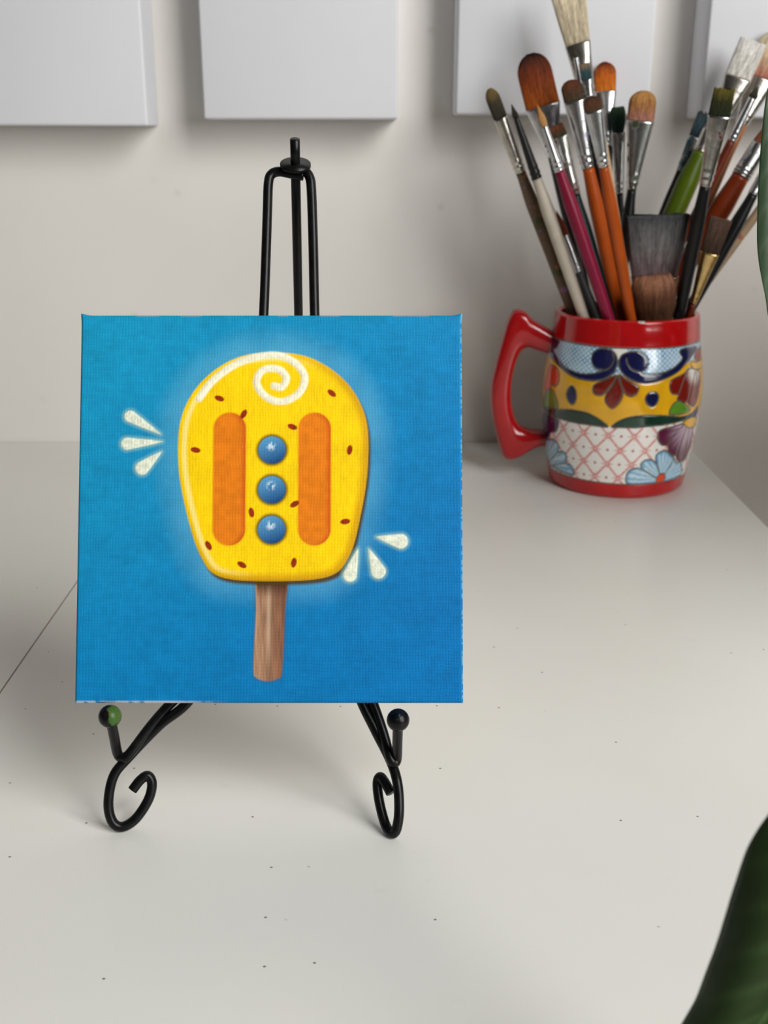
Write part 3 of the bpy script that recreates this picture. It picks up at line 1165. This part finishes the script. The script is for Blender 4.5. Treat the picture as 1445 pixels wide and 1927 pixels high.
def ferrule_mat(key):
    if key not in FERR:
        spec = {
            'silver': ((0.72, 0.72, 0.73, 1), None, .5),
            'pale': ((0.80, 0.80, 0.82, 1), None, .5),
            'warm': ((0.62, 0.58, 0.52, 1), None, .5),
            'green_stain': ((0.66, 0.66, 0.64, 1), srgb(62, 74, 44), 0.56),
            'purple_stain': ((0.68, 0.68, 0.70, 1), srgb(66, 48, 128), 0.58),
            'teal_stain': ((0.45, 0.5, 0.52, 1), srgb(40, 84, 98), 0.44),
            'rust_stain': ((0.66, 0.64, 0.6, 1), srgb(92, 56, 40), 0.56),
            'black': None,
            'gold': ((0.80, 0.56, 0.24, 1), None, .5),
            'grey': ((0.5, 0.5, 0.5, 1), srgb(130, 128, 126), 0.6),
            'copper': ((0.5, 0.3, 0.2, 1), srgb(120, 80, 62), 0.5),
        }[key]
        FERR[key] = mat_handle('black_ferrule', (0.012, 0.012, 0.012, 1)) if spec is None else mat_ferrule(key + '_ferrule', *spec)
    return FERR[key]


def handle_mat(key):
    if key not in HAND:
        blk = (0.010, 0.010, 0.011, 1)
        HAND[key] = {
            'stained_brown': lambda: mat_handle('paint_stained_handle', srgb(112, 90, 72), ((srgb(72, 74, 48), 0.52), (srgb(146, 98, 58), 0.6), (srgb(132, 96, 132), 0.62)), 0.5),
            'cream': lambda: mat_handle('cream_handle', srgb(198, 188, 172), ((srgb(150, 104, 62), 0.74),), 0.4),
            'black': lambda: mat_handle('black_handle', blk),
            'black_pink': lambda: mat_handle('black_handle_specked_pink', blk, ((srgb(190, 70, 140), 0.72), (srgb(120, 30, 50), 0.73))),
            'crimson': lambda: mat_handle('crimson_handle', srgb(132, 18, 54)),
            'dark_green': lambda: mat_handle('dark_green_handle', srgb(16, 44, 46)),
            'orange': lambda: mat_handle('orange_handle', srgb(178, 78, 18), ((srgb(214, 196, 178), 0.76),)),
            'red_brown': lambda: mat_handle('red_brown_handle', srgb(108, 42, 20)),
            'green': lambda: mat_handle('leaf_green_handle', srgb(82, 102, 12)),
            'rust': lambda: mat_handle('rust_handle', srgb(136, 52, 18)),
            'grey': lambda: mat_handle('dark_grey_handle', srgb(82, 86, 86)),
            'copper': lambda: mat_handle('copper_brown_handle', srgb(164, 104, 62)),
            'wood': lambda: mat_handle('bare_wood', srgb(204, 172, 132), (), 0.6),
            'stained_wood': lambda: mat_handle('paint_stained_wood', srgb(164, 138, 108), ((srgb(206, 184, 40), 0.58), (srgb(150, 88, 70), 0.6), (srgb(120, 160, 150), 0.68)), 0.6),
        }[key]()
    return HAND[key]


BR_GROUP = 'paintbrushes standing in the mug'


def wp(px, p):                                    # width in pixels at point p -> metres
    return px * depth(p) / F_PX


def brush(name, label, cat, tip_px, yb, yf, rim_px, w, ratio, Yt, Yr, kind, hair, fer, han):
    tip, rim = at(*tip_px, Yt), at(*rim_px, Yr)
    bot = bottom_of(tip, rim, wp(w[3] if yb else w[0], rim) / 2 * 0.86)
    axis = (tip - bot).normalized()

    def on(py):                                   # point of the axis seen at that pixel row
        lo, hi = 0.0, 1.0
        for _ in range(40):
            m = (lo + hi) / 2
            p = tip.lerp(bot, m)
            v = p.y * SP + (p.z - CAM_Z) * CP
            if 963.5 - F_PX * v / depth(p) < py:
                lo = m
            else:
                hi = m
        return tip.lerp(bot, lo)
    t = thing(name, label, cat, bot, BR_GROUP)
    s = axis.cross((tip - Vector((0, 0, CAM_Z))).normalized()).normalized()
    n = axis.cross(s)
    s_, n_ = np.array(s), np.array(n)
    if not yb:                                    # a plain stick
        L = (tip - bot).length
        rr = wp(w[0], rim) / 2
        rings = [ring(bot.lerp(tip, k), s_, n_, rr * f, rr * f, 16) for k, f in ((0, .8), (.02, 1), (.5, 1), (.985, 1), (1, .8))]
        V, F = loft(rings)
        mesh_obj('shaft', V, F, handle_mat(han), t)
        return
    pb, pf = on(yb), on(yf)
    a0, a1 = wp(w[1], pb) / 2, wp(w[0], tip) / 2
    rb = max(ratio, 0.32)
    # --- hair
    lr = np.random.default_rng(sum(map(ord, label)))
    K, NS = 44, 22
    jit = 1 + lr.normal(0, 0.035, K)
    tipj = lr.random(K)
    rings, cols = [], []
    hb, hm, ht = [np.array(srgb(*c, 0.9)[:3]) for c in hair]
    th = np.linspace(0, 2 * np.pi, K, endpoint=False)
    ecs = 0.75 if kind in ('flat', 'hake') else 1.0
    ragged = {'flat': .14, 'hake': .03, 'filbert': .05, 'mop': .06, 'pointy': .04, 'round': .03}[kind]
    for i in range(NS):
        k = i / (NS - 1)
        ka, kb = bristle_profile(kind, k)
        base_w = a0 + (a1 - a0) * k if kind in ('flat', 'hake') else (a0 + (max(a1, a0 * .98) - a0) * k)
        a, b = base_w * ka, max(a0 * rb * kb, 0.0003)
        c = pb.lerp(tip, k)
        r_ = np.zeros((K, 3))
        x, y = np.cos(th), np.sin(th)
        x, y = np.sign(x) * np.abs(x) ** ecs, np.sign(y) * np.abs(y) ** ecs
        jj = 1 + (jit - 1) * min(1, k * 2.5)
        shift = -ragged * (tip - pb).length * tipj * max(0, k - 0.5) * 2
        r_ = np.array(c) + np.outer(a * x * jj, s_) + np.outer(b * y * jj, n_) + np.outer(shift, np.array(axis))
        rings.append(r_)
        cc = hb + (hm - hb) * min(1, k / 0.5) if k < 0.5 else hm + (ht - hm) * (k - 0.5) / 0.5
        cols.append(np.repeat(cc[None], K, 0) * (0.86 + 0.28 * lr.random(K))[:, None])
    V, F = loft(rings)
    o = mesh_obj('bristles', V, F, M_BRISTLE, t, True, np.concatenate(cols))
    uv = o.data.uv_layers.new(name='UVMap')
    li = np.zeros(len(o.data.loops), np.int32)
    o.data.loops.foreach_get('vertex_index', li)
    U = np.stack([(li % K) / K, (li // K) / NS], -1).astype(np.float32)
    uv.data.foreach_set('uv', U.ravel())
    # --- ferrule
    rf = wp(w[2], pf) / 2
    rings = []
    for k in np.linspace(0, 1, 34):               # 0 at the hair, 1 at the handle
        m = k ** 0.9
        a = a0 * 1.04 + (rf - a0 * 1.04) * m
        b = max(a0 * rb * 1.1, 0.0006)
        b = b + (rf - b) * min(1, m * 1.15)
        for c0 in (0.80, 0.90):
            g = 1 + 0.10 * math.exp(-((k - c0) / 0.018) ** 2) - 0.07 * math.exp(-((k - c0 - 0.04) / 0.015) ** 2)
            a, b = a * g, b * g
        rings.append(ring(pb.lerp(pf, k), s_, n_, a, b, 28, 0.9 if k < .3 and kind in ('flat', 'hake') else 1))
    V, F = loft(rings)
    mesh_obj('ferrule', V, F, ferrule_mat(fer), t)
    # --- handle
    L = (pf - bot).length
    wm = wp(w[3], rim) / 2
    rings = []
    swell = min(0.028, L * 0.4)
    for k in np.concatenate([np.linspace(0, swell, 10), np.linspace(swell, L, 16)[1:]]):
        if k <= swell:
            q_ = k / swell
            r = rf * 0.93 + (wm - rf * 0.93) * (q_ * q_ * (3 - 2 * q_))
        else:
            q_ = (k - swell) / max(L - swell, 1e-6)
            r = wm * (1 - 0.58 * q_ ** 1.2)
            if q_ > 0.97:
                r *= 0.7
        rings.append(ring(pf.lerp(bot, k / L), s_, n_, r, r, 20))
    V, F = loft(rings)
    mesh_obj('handle', V, F, handle_mat(han), t)


brush('paintbrush', 'olive tipped small brush with paint stained brown handle, leftmost in the mug', 'brush',
      (921, 166), 222, 324, (1082, 600), (16, 26, 20, 24), 0.6, 0.8398, 0.8607, 'filbert', ((48, 44, 34), (58, 52, 36), (122, 100, 52)), 'warm', 'stained_brown')
brush('paintbrush', 'thin liner brush with black collar and cream handle, second from the left', 'brush',
      (962, 195), 222, 336, (1100, 600), (8, 10, 20, 24), 1, 0.8321, 0.8416, 'round', ((40, 34, 28), (52, 44, 34), (70, 62, 44)), 'black', 'cream')
brush('paintbrush', 'largest orange brown filbert brush with dark tip and wide silver ferrule', 'brush',
      (998, 100), 200, 294, (1114, 600), (62, 64, 26, 24), 0.3, 0.88, 0.869, 'filbert', ((178, 88, 18), (128, 52, 8), (34, 10, 5)), 'pale', 'black')
brush('paintbrush', 'small tan tipped brush with crimson handle', 'brush',
      (1010, 195), 238, 322, (1146, 600), (5, 12, 20, 26), 1, 0.8228, 0.8273, 'pointy', ((196, 150, 96), (206, 150, 90), (200, 130, 60)), 'silver', 'crimson')
brush('paintbrush', 'rust stained flat brush with dark green handle, right of the crimson handled brush', 'brush',
      (1043, 235), 258, 366, (1152, 600), (30, 36, 20, 22), 0.4, 0.8413, 0.8374, 'flat', ((60, 66, 40), (104, 60, 36), (110, 64, 36)), 'rust_stain', 'dark_green')
brush('paintbrush', 'rounded brush with purple paint on its ferrule and orange handle', 'brush',
      (1072, 150), 190, 316, (1166, 600), (36, 38, 24, 26), 0.4, 0.8451, 0.8602, 'filbert', ((64, 56, 36), (86, 54, 30), (100, 48, 26)), 'purple_stain', 'orange')
brush('paintbrush', 'tallest brush with long pale cream bristles and dull silver ferrule', 'brush',
      (1066, -30), 82, 190, (1183, 600), (64, 46, 28, 20), 0.3, 0.8851, 0.8715, 'hake', ((206, 190, 160), (214, 198, 168), (222, 206, 176)), 'warm', 'red_brown')
brush('paintbrush', 'tiny pointed dark brush just in front of the tallest pale brush', 'brush',
      (1081, 92), 108, 186, (1160, 600), (4, 9, 14, 14), 1, 0.8529, 0.8678, 'round', ((60, 60, 36), (70, 70, 40), (80, 76, 44)), 'silver', 'black')
brush('paintbrush', 'small brush with teal paint on its hair in front of the tall pale brush', 'brush',
      (1099, 118), 150, 186, (1174, 600), (18, 20, 18, 14), 0.5, 0.8421, 0.8659, 'flat', ((40, 70, 76), (54, 84, 88), (150, 120, 90)), 'silver', 'black')
brush('paintbrush', 'short brown tipped brush with plain orange handle, nearest the viewer', 'brush',
      (1112, 181), 209, 314, (1187, 600), (32, 33, 20, 24), 0.45, 0.8059, 0.8269, 'filbert', ((80, 58, 38), (92, 54, 28), (66, 42, 26)), 'silver', 'orange')
brush('paintbrush', 'bright orange filbert brush standing at the back with long silver ferrule', 'brush',
      (1138, 116), 172, 275, (1150, 600), (38, 38, 22, 18), 0.35, 0.9301, 0.907, 'filbert', ((220, 120, 24), (210, 104, 14), (90, 34, 12)), 'pale', 'black')
brush('wooden_stick', 'thin bare wooden stick leaning right of the orange handles', 'stick',
      (1137, 262), 0, 0, (1194, 600), (9, 9, 9, 9), 1, 0.8606, 0.8513, 'stick', None, None, 'wood')
brush('paintbrush', 'messy brush clotted with dark green paint behind the others', 'brush',
      (1162, 200), 250, 365, (1172, 600), (30, 26, 14, 14), 0.5, 0.9152, 0.9047, 'mop', ((24, 52, 44), (22, 48, 36), (36, 62, 34)), 'grey', 'black')
brush('paintbrush', 'tan cat tongue brush with pinkish base and black handle', 'brush',
      (1212, 170), 228, 357, (1158, 600), (44, 50, 18, 24), 0.4, 0.892, 0.8914, 'filbert', ((178, 120, 106), (170, 116, 66), (196, 142, 78)), 'green_stain', 'black')
brush('paintbrush', 'wide flat brush with charcoal grey bristles at the mug centre', 'brush',
      (1236, 403), 520, 575, (1229, 600), (114, 84, 70, 30), 0.2, 0.8386, 0.8625, 'hake', ((150, 122, 126), (128, 126, 126), (76, 78, 82)), 'copper', 'red_brown')
brush('paintbrush', 'dark brown mop brush in front of the wide charcoal brush, low at the rim', 'brush',
      (1228, 516), 604, 622, (1232, 603), (84, 78, 54, 26), 0.6, 0.8311, 0.8336, 'mop', ((70, 46, 30), (92, 56, 36), (168, 116, 88)), 'silver', 'black')
brush('paintbrush', 'narrow brush caked in teal paint with black handle, right of the gap', 'brush',
      (1326, 209), 258, 322, (1172, 600), (22, 22, 18, 20), 0.5, 0.9087, 0.8989, 'flat', ((40, 56, 62), (44, 68, 80), (50, 58, 54)), 'teal_stain', 'black')
brush('paintbrush', 'thick leaf green handled brush', 'brush',
      (1345, 225), 245, 286, (1180, 600), (20, 26, 30, 38), 0.6, 0.8898, 0.8812, 'flat', ((150, 128, 120), (150, 128, 120), (150, 128, 120)), 'warm', 'green')
brush('paintbrush', 'ragged olive green brush with black handle specked with pink', 'brush',
      (1364, 164), 218, 350, (1277, 600), (38, 41, 22, 26), 0.4, 0.8048, 0.8395, 'flat', ((36, 44, 26), (52, 54, 24), (106, 96, 34)), 'rust_stain', 'black_pink')
brush('paintbrush', 'wide flat brush with white bristles in front of the rightmost canvas', 'brush',
      (1418, 76), 147, 232, (1196, 600), (50, 50, 24, 20), 0.3, 0.909, 0.8994, 'hake', ((226, 220, 210), (224, 220, 212), (230, 226, 220)), 'warm', 'copper')
brush('paintbrush', 'slender dark tipped brush with long silver ferrule beside the white brush', 'brush',
      (1427, 162), 186, 266, (1212, 600), (5, 14, 17, 17), 1, 0.8808, 0.8767, 'round', ((44, 48, 30), (54, 58, 34), (64, 62, 38)), 'silver', 'red_brown')
brush('paintbrush', 'large pale cream brush with reddish bristle base at the right edge', 'brush',
      (1468, 58), 150, 235, (1240, 600), (62, 60, 26, 18), 0.5, 0.9273, 0.8933, 'filbert', ((168, 96, 80), (212, 186, 150), (206, 200, 172)), 'warm', 'copper')
brush('paintbrush', 'thick rust brown handled brush with dull silver ferrule, leaning right', 'brush',
      (1447, 245), 272, 332, (1230, 600), (24, 32, 36, 40), 0.6, 0.8866, 0.8843, 'flat', ((120, 66, 34), (124, 66, 34), (110, 56, 30)), 'grey', 'rust')
brush('paintbrush', 'black handled brush leaning right below the thick rust brown one', 'brush',
      (1449, 308), 330, 366, (1288, 600), (16, 20, 20, 26), 0.6, 0.8598, 0.8549, 'flat', ((90, 70, 50), (90, 70, 50), (80, 60, 44)), 'silver', 'black')
brush('wooden_stick', 'tan wooden stick stained with yellow paint, rightmost in the mug', 'stick',
      (1452, 364), 0, 0, (1279, 600), (17, 17, 17, 17), 1, 0.8864, 0.8658, 'stick', None, None, 'stained_wood')
brush('paintbrush', 'short brown flat brush with golden ferrule at the right of the mug', 'brush',
      (1357, 410), 476, 572, (1295, 600), (42, 34, 12, 11), 0.4, 0.8352, 0.8483, 'hake', ((70, 52, 42), (94, 72, 60), (104, 80, 66)), 'gold', 'red_brown')
brush('paintbrush', 'small rust tipped brush with dark grey handle behind the crimson one', 'brush',
      (1046, 395), 442, 512, (1120, 600), (10, 14, 16, 22), 1, 0.8506, 0.8481, 'round', ((120, 52, 26), (110, 44, 22), (90, 36, 20)), 'silver', 'grey')
# ================================================================== houseplant beside the table
plant = thing('houseplant', 'green houseplant standing beside the table, its glossy leaves entering at the right', 'plant', (0.56, 0.48, FLOOR_Z))
v, f = lathe([(0.085, 0), (0.09, 0.004), (0.118, 0.20), (0.124, 0.205), (0.124, 0.232), (0.118, 0.234), (0.112, 0.228), (0.108, 0.205)], (0.56, 0.48, FLOOR_Z), 48, False)
mesh_obj('pot', v, f, mat_plain('terracotta', srgb(172, 98, 66), 0.75), plant)
v, f = lathe([(0.1, 0.18), (0.107, 0.203), (0.06, 0.208), (0.002, 0.21)], (0.56, 0.48, FLOOR_Z), 40)
mesh_obj('soil', v, f, mat_plain('dark_soil', srgb(58, 42, 32), 0.95, vary=.4, scale=120), plant)
M_STEM = mat_plain('green_stem', srgb(78, 112, 52), 0.5)


def leaf(left, mid, right, Ys, tone, curl=0.004, vein=1.0):
    """blade between two edges and a sunken midrib"""
    NL, MW = 96, 14

    def res(pts, y):
        P = spline([at(p[0], p[1], y) if y else p for p in pts], 12)
        d = np.concatenate([[0], np.cumsum(np.linalg.norm(np.diff(P, axis=0), axis=1))])
        s = np.linspace(0, d[-1], NL)
        return np.stack([np.interp(s, d, P[:, i]) for i in range(3)], -1)
    Lf, Md, Rt = res(left, Ys[0]), res(mid, Ys[1]), res(right, Ys[2])
    V, C = [], []
    nrm = np.cross(Md[-1] - Md[0], Lf[NL // 2] - Rt[NL // 2])
    nrm /= np.linalg.norm(nrm)
    if nrm[1] > 0:
        nrm = -nrm
    g0, g1 = np.array(srgb(*tone)[:3]), np.array(srgb(*[min(255, t * 1.5 + 14) for t in tone])[:3])
    for i in range(NL):
        for j in range(-MW, MW + 1):
            k = abs(j) / MW
            e = Lf[i] if j < 0 else Rt[i]
            p = Md[i] + (e - Md[i]) * k + nrm * curl * math.sin(k * math.pi) * math.sin(math.pi * i / (NL - 1))
            ph = (i / NL * 9 - k * 1.6) % 1.0
            vn = math.exp(-((ph - .5) / .13) ** 2) * (1 - k) ** .4
            p = p - nrm * 0.00045 * vn * vein
            m = max(math.exp(-(k / 0.05) ** 2), 0.3 * vn, 0.4 * (k > 0.97))
            V.append(p)
            C.append(g0 + (g1 - g0) * m)
    W = 2 * MW + 1
    F = [(i * W + j, i * W + j + 1, (i + 1) * W + j + 1, (i + 1) * W + j) for i in range(NL - 1) for j in range(W - 1)]
    o = mesh_obj('leaf', np.array(V), np.array(F), M_LEAF, plant, True, np.array(C))
    sd = o.modifiers.new('thickness', 'SOLIDIFY')
    sd.thickness = 0.0005
    return o, Vector(Md[0])


# upright leaf at the right edge
o1, b1 = leaf([(1492, 60), (1462, 118), (1445, 162), (1434, 240), (1427, 340), (1424, 440), (1427, 490), (1434, 530), (1440, 560), (1446, 600), (1462, 660)],
              [(1492, 60), (1487, 200), (1480, 340), (1473, 480), (1466, 580), (1462, 660)],
              [(1492, 60), (1530, 130), (1546, 240), (1545, 360), (1530, 480), (1500, 580), (1462, 660)], (0.468, 0.474, 0.462), (50, 68, 46), 0.003)
# near leaf low at the right corner, unseen half widened to shade the table
o2, b2 = leaf([(1640, 1420), (1540, 1462), (1470, 1508), (1440, 1540), (1407, 1595), (1385, 1660), (1370, 1708), (1353, 1765), (1330, 1828), (1310, 1880), (1282, 1930), (1238, 2010), (1215, 2100)],
              [(1640, 1420), (1610, 1560), (1550, 1710), (1470, 1870), (1350, 2010), (1215, 2100)],
              [(1640, 1420), (1800, 1520), (1870, 1740), (1790, 1960), (1560, 2110), (1215, 2100)], (0.205, 0.200, 0.185), (46, 64, 34), 0.004)
STEMS = []
# unseen plant leaves added to shade wall and table: base, tip, half width
lr = np.random.default_rng(21)
SPOTS = []
for k in range(16):
    bx, by, bz = 0.42 + 0.16 * lr.random(), 0.50 + 0.20 * lr.random(), 0.02 + 0.30 * lr.random()
    tx, ty = max(0.345, bx - 0.04 - 0.10 * lr.random()), by + 0.10 + 0.10 * lr.random()
    SPOTS.append((bx, by, bz, tx, ty, bz - 0.02 - 0.05 * lr.random(), 0.05 + 0.015 * lr.random(), 0.4 + 0.5 * lr.random(), 0.2 + 0.5 * lr.random()))
for k in range(11):
    bx, by, bz = 0.42 + 0.16 * lr.random(), 0.28 + 0.22 * lr.random(), 0.32 + 0.16 * lr.random()
    tx, ty = bx - 0.02 - 0.08 * lr.random(), by + 0.08 + 0.10 * lr.random()
    SPOTS.append((bx, by, bz, tx, ty, bz - 0.02 - 0.06 * lr.random(), 0.045 + 0.015 * lr.random(), 0.4 + 0.5 * lr.random(), 0.2 + 0.5 * lr.random()))
for k in range(7):
    bx, by, bz = 0.38 + 0.10 * lr.random(), 0.36 + 0.10 * lr.random(), 0.34 + 0.08 * lr.random()
    SPOTS.append((bx, by, bz, bx - 0.05 - 0.04 * lr.random(), by + 0.08 + 0.06 * lr.random(), bz - 0.03, 0.05, 0.5, 0.3))
for k in range(9):
    bx, by, bz = 0.46 + 0.12 * lr.random(), 0.62 + 0.10 * lr.random(), 0.06 + 0.24 * lr.random()
    SPOTS.append((bx, by, bz, bx - 0.06 - 0.04 * lr.random(), by + 0.10 + 0.06 * lr.random(), bz - 0.05, 0.058, 0.5, 0.4))
SPOTS += [(0.35, 0.04, 0.29, 0.24, 0.12, 0.23, 0.045, 0.6, 0.6), (0.36, 0.10, 0.20, 0.25, 0.13, 0.15, 0.04, 0.6, 0.5)]  # two out-of-view leaves added to dim the near tabletop
for bx, by, bz, tx, ty, tz, hw, dx, dz in SPOTS:
    B_, T_ = Vector((bx, by, bz)), Vector((tx, ty, tz))
    sd_ = (T_ - B_).cross(Vector((dx, -0.6, dz))).normalized()
    e1 = [B_ + (T_ - B_) * k + sd_ * hw * w + Vector((0, 0, 0.03 * math.sin(k * 3.1))) for k, w in ((0, 0), (.12, .62), (.35, 1), (.6, .85), (.85, .4), (1, 0))]
    e2 = [B_ + (T_ - B_) * k - sd_ * hw * w + Vector((0, 0, 0.03 * math.sin(k * 3.1))) for k, w in ((0, 0), (.12, .62), (.35, 1), (.6, .85), (.85, .4), (1, 0))]
    mm = [B_ + (T_ - B_) * k + Vector((0, 0, 0.03 * math.sin(k * 3.1) - 0.006 * math.sin(k * 3.1))) for k in (0, .2, .4, .6, .8, 1)]
    _, bb = leaf(e1, mm, e2, (0, 0, 0), (52, 84, 44), 0.004)
    STEMS.append((bb, bb.lerp(Vector((0.54, 0.50, -0.1)), 0.5) + Vector((0.03, 0, 0.03))))
for b, knee in STEMS + [(b1, Vector((0.40, 0.36, 0.30))), (b2, Vector((0.40, 0.24, 0.20)))]:
    s0 = Vector((0.56 + 0.02 * (b.z - 0.3), 0.48 + 0.02, FLOOR_Z + 0.2))
    path = spline([s0, s0.lerp(knee, 0.5) + Vector((0.03, 0, 0)), knee, knee.lerp(b, 0.55) + Vector((0, 0, 0.03)), b], 10)
    mesh_obj('stem', *tube(path, np.linspace(0.0045, 0.0018, len(path)), 12), M_STEM, plant)
